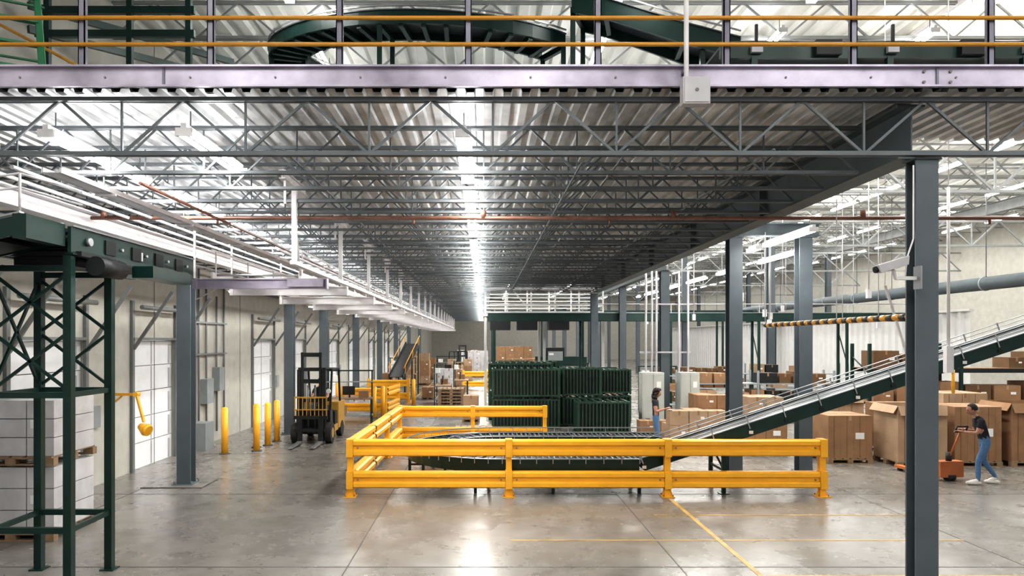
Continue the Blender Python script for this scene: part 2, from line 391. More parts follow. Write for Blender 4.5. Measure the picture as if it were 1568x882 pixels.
b.box(-5.05,-4.9,7.7,8.42,4.1,4.36,'green')
b.cyl((-5.9,7.3,3.4),(-5.9,7.75,3.4),.27,'dark',20); b.cyl((-5.9,7.28,3.4),(-5.9,7.3,3.4),.2,'rubber',20); b.box(-5.45,-5.35,7.27,7.28,3.33,3.48,'label'); b.box(-6.0,-5.8,7.5,7.9,3.45,3.85,'green')
b.bar((-6.6,7.75,0.0),(-6.6,7.75,3.8),.09,.09,'green'); b.bar((-6.6,8.5,.0),(-6.6,8.5,3.8),.09,.09,'green'); b.bar((-6.6,7.75,2.2),(-6.6,8.5,2.2),.05,.05,'green')
for z in (4.55,4.7): b.tube([(-7.9,7.75,z-.45),(-6.0,7.75,z-.03),(-5.0,7.75,z+.1),(-4.75,8.5,z+.05)],.014,'greywhite')
for x in (-7,-6,-5.0): b.cyl((x,7.75,4.3+(x+5)*.22),(x,7.75,4.8+(x+5)*.22),.014,'greywhite')
b.obj('feeder_conveyor')

# ---------------------------------------------------------------- guardrail
def guard(name,posts,runs,h=1.08):
    b=MB()
    for (x,y) in posts:
        b.box(x-.055,x+.055,y-.055,y+.055,0,h+.02,'yellow'); b.box(x-.12,x+.12,y-.12,y+.12,0,.018,'yellow')
        for i in(-1,1):
            for j in(-1,1):
                b.cyl((x+i*.09,y+j*.09,.018),(x+i*.09,y+j*.09,.05),.014,'frame',6)
        for i in (-1,1): 
            b.hexa([(x+i*.055,y-.01,.018),(x+i*.11,y-.01,.018),(x+i*.11,y+.01,.018),(x+i*.055,y+.01,.018),(x+i*.055,y-.01,.16),(x+i*.06,y-.01,.16),(x+i*.06,y+.01,.16),(x+i*.055,y+.01,.16)],'yellow')
        for zc in (.33,.94): b.box(x-.065,x+.065,y-.118,y+.118,zc-.168,zc+.168,'yellow')
    for (p,q) in runs:
        p=V((*p,0));q=V((*q,0)); d,sd,up=axes(q-p)
        for zc in (.33,.94):
            P=p+d*.07+V((0,0,zc));Q=q-d*.07+V((0,0,zc))
            prof=[(-.155,.0),(-.13,.045),(-.06,.045),(-.03,.0),(.03,.0),(.06,.045),(.13,.045),(.155,.0)]
            for s_,base in ((1,.06),(-1,.06)):
                oo=len(b.v)
                for pt in (P,Q):
                    for (zz,dd) in prof: w=pt+up*zz+sd*(s_*(base+dd)); b.v.append(tuple(w))
                n=len(prof)
                for i in range(n-1): b.face([oo+i,oo+i+1,oo+n+i+1,oo+n+i],'yellow')
            b.bar(P,Q,.118,.010,'yellow',0,.152); b.bar(P,Q,.118,.010,'yellow',0,-.152)
            for t in (P+d*.08,Q-d*.08):
                for s_ in (1,-1): b.cyl(t+sd*(s_*.06),t+sd*(s_*.085),.018,'frame',6)
    return b.obj(name)
fx=[-2.55,.49,3.53,6.5]
guard('guardrail',[(x,13.8) for x in fx]+[(-2.5,16.1),(-2.46,18.4),(-2.42,20.8),(-.3,20.8),(1.78,20.8)],
      [((a,13.8),(c,13.8)) for a,c in zip(fx[:-1],fx[1:])]+[((-2.55,13.9),(-2.5,16.1)),((-2.5,16.1),(-2.46,18.4)),((-2.46,18.4),(-2.42,20.7)),((-2.42,20.8),(-.3,20.8)),((-.3,20.8),(1.78,20.8))])
guard('guardrail',[(-5.6,28.7),(-3.9,28.7),(-3.7,31.2)],[((-5.6,28.7),(-3.9,28.7)),((-3.9,28.7),(-3.7,31.2))],1.15)
guard('guardrail',[(-5.5,34.5),(-3.6,34.5)],[((-5.5,34.5),(-3.6,34.5))],1.15)
guard('guardrail',[(-1.2,44),(.2,44),(.2,47.5)],[((-1.2,44),(.2,44)),((.2,44),(.2,47.5))],1.15)
def bollard(x,y,h=1.22,r=.085):
    b=MB(); b.cyl((0,0,0),(0,0,h-.04),r,'yellow',20); b.ell((0,0,h-.04),(r,r,.05),'yellow',20,8); b.cyl((0,0,0),(0,0,.02),r*1.6,'joint',20); b.obj('bollard',(x,y,0))
for x,y in ((-6.84,19),(-6.15,19.5),(-6.35,20.1),(-6.15,20.5),(-6.12,21.3),(-4.2,27.7),(-3.9,27.9),(-6.6,29),(-3.2,33),(-6.7,33)): bollard(x,y)

# ---------------------------------------------------------------- U conveyor
cx,cy,R,ZC=.4,16.1,1.65,.64
path=[(3.05,cy-R,ZC),(2.0,cy-R,ZC)]
for i in range(25):
    a=-math.pi/2-math.pi*i/24; path.append((cx+R*math.cos(a),cy+R*math.sin(a),ZC))
path+=[(2.5,cy+R,ZC),(4.3,cy+R,ZC)]
b=MB()
b.sweep(path,-.36,.36,-.05,-.02,'belt')
for s_ in (-1,1):
    b.sweep(path,s_*.40-.02,s_*.40+.02,-.22,.03,'green'); b.sweep(path,s_*.40-.03,s_*.40+.03,.03,.042,'roller')
    b.sweep(path,s_*.47-.006,s_*.47+.006,.13,.16,'roller')
def along(path,step):
    out=[];
    for p,q in zip(path[:-1],path[1:]):
        p=V(p);q=V(q);L=(q-p).length;n=max(1,int(L/step))
        for i in range(n): out.append((p+(q-p)*i/n,(q-p).normalized()))
    return out
for p,t in along(path,.11):
    n=V((t.y,-t.x,0)); b.cyl(p-n*.36,p+n*.36,.024,'roller_d',6)
for k,(p,t) in enumerate(along(path,.3)):
    n=V((t.y,-t.x,0))
    for s_ in (-1,1): b.bar(p+n*(s_*.45)+V((0,0,-.05)),p+n*(s_*.45)+V((0,0,.14)),.016,.016,'roller')
    if k%5==0:
        for s_ in (-1,1): q=p+n*(s_*.40); b.bar((q.x,q.y,0),(q.x,q.y,.45),.06,.06,'green')
        q=p+n*-.4;w=p+n*.4; b.bar((q.x,q.y,.22),(w.x,w.y,.22),.04,.04,'green')
b.obj('u_turn_roller_conveyor')
b=MB(); yc=cy-R
S=V((3.10,yc,ZC)); T=V((14.2,yc,4.27)); d=(T-S).normalized(); up=V((-d.z,0,d.x))
b.bar(S,T,.74,.03,'belt'); b.bar(S-up*.2,T-up*.2,.7,.02,'dark')
for s_ in (-1,1):
    b.bar(S,T,.04,.25,'green',s_*.42,-.07); b.bar(S,T,.07,.018,'roller',s_*.42,.065)
    for o_ in (.14,.22): b.cyl(S+V((0,s_*.46,0))+up*o_,T+V((0,s_*.46,0))+up*o_,.011,'roller',6)
L=(T-S).length; n=int(L/.7)
for i in range(n+1):
    p=S+d*(L*i/n)
    for s_ in (-1,1): b.bar(p+V((0,s_*.46,0))-up*.05,p+V((0,s_*.46,0))+up*.24,.02,.02,'roller'); 
    q=p+V((0,-.45,0))-up*.12; b.box(q.x-.04,q.x+.04,q.y-.01,q.y,q.z-.03,q.z+.03,'dark' if i%3 else 'label')
for x in (4.7,13.6):
    z=ZC+(x-3.1)*d.z/d.x
    for s_ in (-1,1): b.bar((x,yc+s_*.40,0),(x,yc+s_*.40,z-.2),.07,.07,'green'); b.box(x-.09,x+.09,yc+s_*.40-.09,yc+s_*.40+.09,0,.015,'green')
    b.bar((x,yc-.4,z*.4),(x,yc+.4,z*.4),.05,.05,'green'); b.bar((x,yc-.4,z*.4),(x,yc+.4,z-.3),.03,.03,'green')
b.obj('inclined_belt_conveyor')

# ---------------------------------------------------------------- boxes
def pallet(b,x0,x1,y0,y1,z=0):
    n=6
    for i in range(n):
        a=x0+(x1-x0)*(i+.1)/n; c=x0+(x1-x0)*(i+.85)/n; b.box(a,c,y0,y1,z+.115,z+.135,'wood')
    for t in (0,.45,.9):
        yy=y0+(y1-y0)*t
        for u in (0,.44,.88): b.box(x0+(x1-x0)*u,x0+(x1-x0)*(u+.12),yy,yy+(y1-y0)*.1,z+.02,z+.095,'wood')
        b.box(x0,x1,yy,yy+(y1-y0)*.1,z,z+.02,'wood'); b.box(x0,x1,yy,yy+(y1-y0)*.1,z+.095,z+.115,'wood')
def carton(b,x0,x1,y0,y1,z0,z1,m='card',open_=False,label=True):
    if open_:
        t=.02
        b.box(x0,x1,y0,y0+t,z0,z1,m); b.box(x0,x1,y1-t,y1,z0,z1,m); b.box(x0,x0+t,y0+t,y1-t,z0,z1,m); b.box(x1-t,x1,y0+t,y1-t,z0,z1,m)
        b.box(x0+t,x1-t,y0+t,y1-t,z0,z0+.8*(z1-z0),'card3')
        h=.22
        b.bar((x0,(y0+y1)/2,z1),(x0-h*.5,(y0+y1)/2,z1-h*.8),(y1-y0),.012,m)
        b.hexa([(x0,y0,z1),(x1,y0,z1),(x1,y0+.01,z1),(x0,y0+.01,z1),(x0+.03,y0-h*.3,z1-h),(x1-.03,y0-h*.3,z1-h),(x1-.03,y0-h*.3+.01,z1-h),(x0+.03,y0-h*.3+.01,z1-h)],m)
    else:
        b.box(x0,x1,y0,y1,z0,z1,m)
        c=(x0+x1)/2; b.box(c-.03,c+.03,y0-.003,y1+.003,z1-.12,z1+.003,'card2' if m=='card' else 'card')
        b.box(x0,x1,(y0+y1)/2-.004,(y0+y1)/2+.004,z1,z1+.003,'card3')
    if label: 
        w=(x1-x0); b.box(x0+w*.62,x0+w*.82,y0-.005,y0,z0+(z1-z0)*.45,z0+(z1-z0)*.6,'label')
def gaylord(x0,x1,y0,y1,h,m='card',op=False,name='cardboard_pallet_box'):
    b=MB(); pallet(b,x0,x1,y0,y1); carton(b,x0+.02,x1-.02,y0+.02,y1-.02,.136,h,m,op)
    n=7
    for i in range(1,n): x=x0+(x1-x0)*i/n; b.box(x-.004,x+.004,y0+.016,y0+.02,.15,h-.02,'card3' if i%2 else m)
    return b.obj(name)
gaylord(8.35,9.45,17.4,18.5,1.17,'card')
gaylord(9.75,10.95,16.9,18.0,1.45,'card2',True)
gaylord(11.15,12.3,17.0,18.1,1.42,'card')
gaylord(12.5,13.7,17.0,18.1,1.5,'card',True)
gaylord(13.9,15.1,17.0,18.1,1.4,'card2')
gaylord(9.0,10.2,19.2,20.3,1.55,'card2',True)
gaylord(10.6,11.8,18.9,20.0,1.3,'card')
gaylord(12.1,13.3,18.9,20.0,1.6,'card2')
gaylord(6.9,7.9,18.6,19.5,1.0,'card')
def stack(name,x0,y0,nx,ny,nz,s,m='card2',z=0,jit=.02):
    b=MB(); pallet(b,x0-.03,x0+nx*s[0]+.03,y0-.03,y0+ny*s[1]+.03,z)
    zb=z+.136
    for k in range(nz):
        for i in range(nx):
            for j in range(ny):
                if k==nz-1 and random.random()<.3: continue
                dx=random.uniform(0,.01); mm=m if random.random()<.7 or m=='wrap' else 'card'
                carton(b,x0+i*s[0]+dx,x0+(i+1)*s[0]-.012,y0+j*s[1],y0+(j+1)*s[1]-.012,zb+k*s[2],zb+(k+1)*s[2]-.006,mm,False,(i+k)%2==0)
    return b.obj(name)
stack('carton_stack',5.35,20.6,3,2,2,(.55,.5,.42))
stack('carton_stack',6.5,21.8,2,2,3,(.6,.5,.4),'card')
stack('carton_stack',7.5,20.3,2,2,3,(.5,.5,.42))
stack('carton_stack',4.8,22.0,2,1,2,(.5,.5,.4),'card')
for z,h in ((0,1.13),(1.13,1.0)):
    b=MB(); pallet(b,-7.7,-6.4,10.7,11.9,z)
    for i in range(3):
        for k in range(3):
            hh=(h-.16)/3; b.box(-7.67+i*.42,-7.67+i*.42+.405,10.75,11.3,z+.137+k*hh,z+.137+(k+1)*hh-.01,'wrap'); b.box(-7.67+i*.42,-7.67+i*.42+.405,11.32,11.85,z+.137+k*hh,z+.137+(k+1)*hh-.01,'wrap')
    b.box(-6.78,-6.6,10.745,10.75,z+.55,z+.68,'label'); b.obj('wrapped_pallet_load',bevel=.012)
b=MB()
for x in (11.4,14.1,16.8,19.5):
    for y in (21.2,22.2): b.bar((x,y,0),(x,y,2.9),.09,.07,'green')
    for z in (.4,1.2,2.0): b.bar((x,21.2,z),(x,22.2,z+.5),.03,.03,'green')
for z in (1.1,2.1):
    for y in (21.2,22.2): b.bar((11.4,y,z),(19.5,y,z),.05,.12,'dark')
    b.box(11.4,19.5,21.2,22.2,z+.06,z+.08,'wood')
for z in (.0,1.18,2.18):
    x=11.55
    while x<18.8:
        w=random.uniform(.45,.8); h=random.uniform(.3,.6)
        if random.random()<(.8 if z<2 else .35): carton(b,x,x+w,21.25,21.95,z,z+h,random.choice(['card','card3','card3']))
        x+=w+.1
b.obj('storage_rack_with_boxes')
for (x0_,y0_,w) in ((7.2,26,5.5),(8,33.5,9)):
    b=MB()
    for x in (x0_,x0_+w/2,x0_+w): 
        for y in (y0_,y0_+.8): b.bar((x,y,0),(x,y,1.9),.07,.06,'greybox')
    for z in (.1,.75,1.4): b.box(x0_,x0_+w,y0_,y0_+.8,z,z+.04,'greybox')
    for z in (.14,.79,1.44):
        x=x0_+.05
        while x<x0_+w-.7:
            ww=random.uniform(.35,.7); 
            if random.random()<.6: carton(b,x,x+ww,y0_+.05,y0_+.7,z,z+random.uniform(.25,.45),random.choice(['card','card2','card3','card3','dark']),label=random.random()<.4)
            x+=ww+.08
    b.obj('shelving_unit')
b=MB()
for yy in (-.2,.2): b.box(-1.2,0,yy-.08,yy+.08,.06,.12,'orange'); b.cyl((-1.1,yy-.05,.04),(-1.1,yy+.05,.04),.04,'rubber',10)
b.box(0,.22,-.27,.27,.08,.42,'orange'); b.cyl((.14,-.09,.09),(.14,.09,.09),.09,'rubber',14); b.cyl((.12,0,.4),(.12,0,.6),.06,'dark',12)
b.cyl((.14,0,.5),(.44,0,1.08),.02,'orange',8); b.tube([(.44,-.12,1.08),(.44,.12,1.08),(.5,.12,1.2),(.5,-.12,1.2),(.44,-.12,1.08)],.016,'dark')
b.obj('pallet_jack',(9.95,15.5,0),-1.45)

# ---------------------------------------------------------------- green ribbed carts
def cart(x0,x1,y0,y1,z0,z1):
    b=MB(); n=int((x1-x0)/.11)
    b.box(x0+.03,x1-.03,y0+.06,y1-.04,z0+.1,z1-.02,'dark')
    for x in (x0+.03,x1-.03):
        for y in (y0+.03,y1-.03): b.bar((x,y,z0),(x,y,z1+.03),.06,.06,'green2')
    for z in (z0+.08,z1):
        b.box(x0,x1,y0-.01,y0+.03,z-.025,z+.025,'green2'); b.box(x0,x0+.03,y0,y1,z-.03,z+.03,'green2'); b.box(x1-.03,x1,y0,y1,z-.03,z+.03,'green2')
    for i in range(n): x=x0+(x1-x0)*(i+.5)/n; b.box(x-.02,x+.02,y0-.005,y0+.04,z0+.05,z1,'green2')
    m_=int((y1-y0)/.12)
    for i in range(m_): y=y0+(y1-y0)*(i+.5)/m_; b.box(x0-.005,x0+.03,y-.02,y+.02,z0+.05,z1,'green2')
    for i in range(n//2): x=x0+(x1-x0)*(i+.5)/(n//2); b.bar((x,y0,z1+.03),(x,y1,z1+.03),.03,.05,'green2')
    for x in (x0+.15,x1-.15):
        for y in (y0+.12,y1-.12): b.box(x-.05,x+.05,y-.05,y+.05,z0-.0,z0+.1,'dark')
    b.obj('green_wire_cart')
cart(.3,2.6,24.3,25.5,.0,.98); cart(.3,2.6,24.3,25.5,1.04,2.0)
cart(2.75,4.1,24.9,26,.0,.98); cart(2.75,4.1,24.9,26,1.04,2.0)
cart(4.25,5.4,26.2,27.2,0,.95); cart(3.0,4.7,22.9,23.9,0,1.0); cart(4.25,5.4,26.2,27.2,1.02,1.9)
cart(.2,2.6,27,28.2,0,1.05); cart(.2,2.6,27,28.2,1.11,2.1); cart(.5,3,29.2,30.2,0,1.05); cart(.5,3,29.2,30.2,1.1,2.1)
stack('carton_stack',-.75,26.2,1,2,2,(.6,.6,.4)); stack('carton_stack',.8,41.5,4,2,3,(.6,.6,.6),'card')
b=MB(); pallet(b,-.9,.3,21.9,23.1); pallet(b,-.9,.3,21.9,23.1,.137); b.obj('wood_pallet_stack')
b=MB()
for k in range(7): pallet(b,-1.9,-.8,30.2,31.3,k*.137)
b.obj('wood_pallet_stack')
stack('carton_stack',-5.9,31.6,2,2,2,(.45,.5,.3),'wrap'); stack('carton_stack',-2.9,42,2,2,3,(.6,.6,.4),'wrap'); stack('carton_stack',-2.6,46,2,2,2,(.6,.6,.5),'card')
stack('carton_stack',-2.6,52,3,2,3,(.6,.6,.5)); stack('carton_stack',-5.7,40.6,1,2,3,(.6,.6,.5),'card'); stack('carton_stack',-5.4,48,3,2,4,(.6,.6,.5))
stack('carton_stack',-1.4,58,3,2,4,(.6,.6,.5),'wrap'); stack('carton_stack',1,55,4,2,4,(.7,.6,.6),'card')
stack('carton_stack',-2.3,64,3,2,4,(.6,.6,.5),'wrap'); stack('carton_stack',-4.9,55,2,2,3,(.6,.6,.5),'card'); stack('carton_stack',-3.1,36.2,1,2,2,(.6,.6,.5),'card')
def bench(x,y,rz=0):
    b=MB()
    for i in (-.8,.8):
        for j in (-.35,.35): b.bar((i,j,0),(i,j,.85),.05,.05,'green')
        b.bar((i,.35,.85),(i,.35,1.9),.05,.05,'green')
    b.box(-.85,.85,-.4,.4,.85,.9,'wood'); b.box(-.85,.85,.1,.4,1.45,1.48,'greybox'); b.box(-.85,.85,.33,.37,1.85,1.9,'green'); b.box(-.85,.85,-.35,.35,.25,.28,'greybox')
    b.box(-.25,.2,.0,.04,1.0,1.32,'dark'); b.bar((0,.05,.9),(0,.05,1.05),.06,.04,'dark'); b.box(.35,.7,-.2,.15,.9,1.15,'card'); b.box(-.7,-.4,.12,.36,1.48,1.7,'label'); b.box(-.7,-.1,-.3,.2,.28,.6,'card2')
    b.obj('packing_bench',(x,y,0),rz)
bench(4.6,29.0); bench(-1.2,38.5,1.57); bench(-2.4,49.5); bench(4.4,34.2,.3); bench(-5.1,45.2,0); bench(7.5,30.6); bench(-1.9,34,1.57); bench(1.6,38.5); bench(-4.9,26.3,.1)
b=MB()
for y in (38.9,40.1): b.box(2.9,5.6,y-.04,y+.04,1.6,2.1,'green'); 
b.box(2.9,5.6,38.9,40.1,1.7,1.74,'belt')
for x in (3,4.2,5.5):
    for y in (38.9,40.1): b.bar((x,y,0),(x,y,1.6),.1,.1,'green')
b.box(3.4,4.4,38.95,40.0,1.74,2.6,'dark'); b.box(3.5,4.3,38.84,38.86,1.9,2.4,'greybox'); b.box(3.55,3.8,38.82,38.84,2.2,2.3,'label')
b.obj('sorting_machine')
b=MB()
P0=V((-4.5,37,1.1)); P1=V((-4.0,40.6,2.8))
for s_ in (-1,1): b.bar(P0,P1,.05,.25,'dark',s_*.36); b.cyl(P0+V((s_*.4,0,.45)),P1+V((s_*.4,0,.45)),.02,'yellow',8)
b.bar(P0,P1,.68,.03,'belt')
for t in (.1,.55,.95):
    p=P0+(P1-P0)*t
    for s_ in(-1,1): b.bar((p.x+s_*.36,p.y,0),(p.x+s_*.36,p.y,p.z-.05),.07,.07,'green'); b.bar((p.x+s_*.4,p.y,p.z),(p.x+s_*.4,p.y,p.z+.45),.03,.03,'yellow')
b.obj('dock_incline_conveyor')

# ---------------------------------------------------------------- mid right structures
b=MB()
for y in (31.8,32.6): b.box(.2,19.7,y-.03,y+.03,3.85,4.2,'green'); b.box(.2,19.7,y-.06,y+.06,4.2,4.23,'roller')
b.box(.2,19.7,31.8,32.6,4.0,4.03,'belt')
for x in (.3,1.5,2.9): b.box(x,x+.9,31.7,32.6,3.45,3.845,'dark')
x=.5
while x<19:
    for y in (31.8,32.6): b.bar((x,y,0),(x,y,3.85),.1,.1,'green')
    b.bar((x,31.8,2),(x,32.6,3.4),.04,.04,'green'); b.bar((x,31.74,4.2),(x,31.74,4.6),.03,.03,'greywhite'); x+=3.9
b.cyl((.3,31.74,4.6),(19.7,31.74,4.6),.02,'greywhite')
b.obj('elevated_cross_conveyor')
b=MB()
for x in (.1,1.1,2.2,3.3,4.4,5.5): 
    for y in (33,36): b.bar((x,y,4.2),(x,y,5.6),.07,.07,'ply')
for z in (4.3,4.6,4.95,5.3,5.6): b.bar((.1,33,z),(5.5,33,z),.05,.06,'ply'); b.bar((.1,36,z),(5.5,36,z),.05,.05,'ply'); b.bar((5.5,33,z),(5.5,36,z),.05,.05,'ply')
b.box(.0,5.6,32.9,36.1,4.1,4.2,'ply'); b.bar((2.2,33,4.3),(1.1,33,5.6),.04,.05,'ply')
for x in (.1,2.8,5.5):
    for y in (33,36): b.bar((x,y,0),(x,y,4.1),.12,.12,'ply')
b.obj('white_steel_platform')
b=MB()
for y in (48,49.2): b.box(.5,19.7,y-.03,y+.03,4.6,5.0,'green')
for x in (.6,4,8,12,16,19.5):
    for y in (48,49.2): b.bar((x,y,0),(x,y,4.6),.12,.12,'green')
b.box(.5,19.7,48,49.2,4.75,4.78,'belt'); b.obj('elevated_cross_conveyor')
b=MB(); b.cyl((18.2,19,5.05),(18.2,75,5.05),.24,'girder',20)
y=20
while y<75: b.cyl((18.2,y,5.05),(18.2,y+.06,5.05),.265,'greybox',20); b.cyl((18.2,y,5.28),(18.2,y,9.4),.015,'joist',6); y+=3
b.obj('ventilation_duct')
b=MB(); y=29.5; pts=[]
while y<80: pts+=[(20,y),(20,y+.2),(20.1,y+.3),(20.1,y+.5)]; y+=.6
for (x,yy) in pts: b.v+=[(x,yy,0),(x,yy,4.2)]
for i in range(len(pts)-1): b.face([2*i,2*i+2,2*i+3,2*i+1],'ply')
b.box(19.95,20.15,29.5,80,4.2,4.3,'ply'); b.obj('corrugated_partition')
def cabinet(x,y,w,d,h,m='beige'):
    b=MB(); b.box(0,w,0,d,.08,h,m); b.box(.02,w/2-.01,-.02,0,.12,h-.04,m); b.box(w/2+.01,w-.02,-.02,0,.12,h-.04,m); b.box(.03,w-.03,.03,d-.03,0,.08,'dark')
    b.box(w/2-.05,w/2-.03,-.04,-.02,h*.5,h*.6,'dark'); b.box(w*.65,w*.85,-.025,-.02,h*.75,h*.85,'label')
    for i in range(4): b.box(w*.15,w*.35,-.025,-.02,.3+i*.05,.32+i*.05,'dark')
    b.obj('electrical_cabinet',(x,y,0),bevel=.008)
cabinet(5.15,23.3,.72,.5,1.95); cabinet(6.4,23.3,.62,.5,1.95)
b=MB()
for x,t in ((5.4,5.3),(5.6,5.3),(5.75,5.3),(6.5,5.3),(6.8,5.3)): b.cyl((x,23.85,0),(x,23.85,t),.035,'greywhite',8)
b.bar((5.2,23.9,2.6),(6.9,23.9,2.6),.05,.05,'greywhite'); b.bar((5.2,23.9,4.2),(6.9,23.9,4.2),.05,.05,'greywhite'); b.obj('electrical_conduit')
b=MB()
for y,t in ((19.6,4.4),(19.8,4.8),(20.05,5),(20.6,4.6),(21.4,4.3),(22,4.8)): b.cyl((XL+.06,y,.3),(XL+.06,y,t),.03,'pipegrey',8)
b.box(XL+.01,XL+.2,20.3,20.8,1.2,1.9,'greybox'); b.box(XL+.01,XL+.22,21.2,21.6,1.5,2.2,'greybox'); b.box(XL+.01,XL+.5,19.4,20.0,.0,.75,'greybox')
b.bar((XL+.06,19.5,2.6),(XL+.06,22.2,2.6),.05,.05,'pipegrey'); b.bar((XL+.06,19.5,3.5),(XL+.06,22.2,3.5),.05,.05,'pipegrey')
b.obj('electrical_panel')
b=MB(); b.box(XL+.01,XL+.06,15.2,15.45,1.5,2.0,'yellow'); b.bar((XL+.05,15.3,1.85),(-7.05,14.6,1.9),.05,.06,'yellow'); b.bar((XL+.05,15.3,1.6),(-7.5,14.95,1.86),.03,.03,'yellow')
b.bar((-7.05,14.6,1.9),(-6.85,14.5,1.35),.04,.05,'yellow'); b.cyl((-6.93,14.5,1.27),(-6.78,14.45,1.2),.06,'yellow',14,.13); b.cyl((-6.72,14.43,1.175),(-6.78,14.45,1.2),.11,'yellow',14,.13); b.cyl((-7.05,14.55,1.9),(-7.05,14.68,1.9),.05,'yellow',12)
b.obj('dock_arm_light')

b=MB(); P=V((5.30,13.5,3.28)); Q=V((4.90,8.15,3.27)); n=34
for i in range(n): b.cyl(P+(Q-P)*i/n,P+(Q-P)*(i+1)/n,.04,'yelpipe' if i%2 else 'blackyel',12)
b.cyl(P,P+V((0,0,1.75)),.008,'white',6); b.cyl(P+(Q-P)*.6,P+(Q-P)*.6+V((0,0,1.75)),.008,'white',6)
b.obj('striped_clearance_bar')
b=MB(); b.bar((4.70,7.78,3.67),(4.45,7.75,3.67),.04,.04,'white'); b.bar((4.45,7.75,3.66),(4.40,7.72,3.76),.03,.03,'white')
b.hexa([tuple(Matrix.Rotation(-.3,4,'Y')@V(p)+V((4.36,7.7,3.80))) for p in ((-.14,-.05,-.045),(.17,-.05,-.045),(.17,.05,-.045),(-.14,.05,-.045),(-.15,-.06,.045),(.2,-.06,.045),(.2,.06,.045),(-.15,.06,.045))],'greywhite')
b.cyl((4.225,7.7,3.76),(4.19,7.7,3.75),.035,'dark',14); b.box(4.685,4.71,7.7,7.83,3.55,3.8,'greybox'); b.tube([(4.57,7.78,3.7),(4.59,7.78,3.9),(4.67,7.8,4.1),(4.67,7.8,4.9)],.01,'white',6)
b.obj('security_camera',bevel=.006)
b=MB(); b.cyl((7.9,12.2,5.6),(7.9,12.2,2.9),.025,'white'); b.box(7.84,7.96,12.15,12.25,2.45,2.9,'white'); b.cyl((7.98,12.2,2.5),(7.98,12.2,2.1),.025,'yellow'); b.cyl((7.9,12.2,5.6),(7.9,12.2,9.4),.01,'white',6)
b.bar((6.6,11.8,3.9),(7.1,11.9,2.5),.03,.03,'white'); b.cyl((6.6,11.8,3.9),(6.6,11.8,9.4),.006,'white',6); b.obj('hanging_power_drop')
b=MB()
for k,(x,y) in enumerate([(7,27.3),(8.5,29),(10,29),(9,22.6),(11,27.5),(12.5,30),(15,30),(8.2,36),(10.5,38),(13,38),(16,38),(11,20.5),(13.2,24),(9.6,24.5),(7.9,22),(16,26),(17,33)]):
    b.cyl((x,y,3.6+(k%3)*.4),(x,y,9.4),.018,'greywhite',6); b.box(x-.06,x+.06,y-.05,y+.05,3.4+(k%3)*.4,3.65+(k%3)*.4,'greywhite')
b.obj('hanging_cable_drops')

# ---------------------------------------------------------------- above the mezzanine
def ribbon(name,path,w=.45,h=.35,sup=1.7):
    b=MB(); b.sweep(path,-w,w,0,.03,'belt')
    for s_ in (-1,1): b.sweep(path,s_*(w+.02)-.025,s_*(w+.02)+.025,-h*.5,h*.35,'green'); b.sweep(path,s_*(w+.02)-.05,s_*(w+.02)+.05,h*.35,h*.35+.02,'roller_d'); b.sweep(path,s_*(w+.06)-.012,s_*(w+.06)+.012,h*.6,h*.6+.025,'roller')
    for p,t in along(path,.9):
        n=V((t.y,-t.x,0)); b.bar(p-n*w-V((0,0,.12)),p+n*w-V((0,0,.12)),.08,.1,'green')
    tot=0; last=-9
    for k,(p,t) in enumerate(along(path,.3)):
        tot+=.3
        if tot-last<sup: continue
        last=tot; n=V((t.y,-t.x,0))
        for s_ in (-1,1): q=p+n*(s_*w*.95); b.bar((q.x,q.y,5.86),(q.x,q.y,q.z-.1),.08,.08,'green')
    return b.obj(name)
pa=[]
for i in range(33):
    a=math.radians(-45-215*i/32); pa.append((-.9+3.1*math.cos(a),14.9+2.2*math.sin(a),8.45+.55*i/32))
ribbon('curved_upper_conveyor',pa,.33,.26,2.6)
ribbon('descending_conveyor',[(1.7,12.9,8.9),(2.2,12.7,8.7),(3.4,12.4,8.15),(4.3,12.3,7.85)],.4,.4)
b=MB()
for y in (8.5,9.2): b.box(2.8,9.4,y-.025,y+.025,6.33,6.53,'green'); 
b.box(2.8,9.4,8.5,9.2,6.45,6.48,'belt')
for x in (3.2,4.8,6.4,8,9.3):
    for y in (8.5,9.2): b.bar((x,y,5.86),(x,y,6.35),.07,.07,'green')
    b.box(x-.05,x+.08,8.42,8.47,6.38,6.46,'greywhite'); b.bar((x,8.42,6.5),(x,8.42,6.7),.03,.03,'dark')
for x in (3.9,5.6,7.2): b.box(x,x+.3,8.40,8.47,6.35,6.52,'dark')
b.obj('mezzanine_conveyor')
b=MB()
for x in (-6.9,-5.6,-4.45,-4.06,-2.8,-2.5,-1.56,-.08,.86): b.bar((x,17.9,5.86),(x,17.9,9.3),.13,.13,'green')
b.bar((-7.5,17.9,8.9),(.9,17.9,8.9),.08,.10,'green')
b.bar((-6.9,17.9,7.5),(-4.0,17.9,9.3),.06,.06,'green'); b.bar((-1.5,17.9,9.3),(.86,17.9,8),.06,.06,'green')
for z in (8.2,8.6): b.bar((-7.6,12.2,z),(-4.9,12.2,z),.08,.12,'green'); b.bar((-7.6,12.0,z),(-5.4,15.5,z+.4),.08,.12,'green')
for x in (-7.4,-6.0,-5.0): b.bar((x,12.2,5.86),(x,12.2,8.8),.09,.09,'green')
b.obj('upper_level_support_frame')
b=MB()
for x in (-.28,.28):
    for s_ in (-1,1): b.bar((x*1.25,s_*.45,0),(x*.75,0,2.1),.06,.035,'ladder')
for i in range(6): t=(i+1)/7; b.bar((-.33+t*.1,-.45*(1-t),2.1*t),(.33-t*.1,-.45*(1-t),2.1*t),.09,.03,'ladder')
for t in (.3,.6): b.bar((-.33,.45*(1-t),2.1*t),(.33,.45*(1-t),2.1*t),.04,.02,'ladder')
b.box(-.22,.22,-.1,.1,2.08,2.12,'orange'); b.obj('stepladder',(-5.65,8.6,5.862),.5)
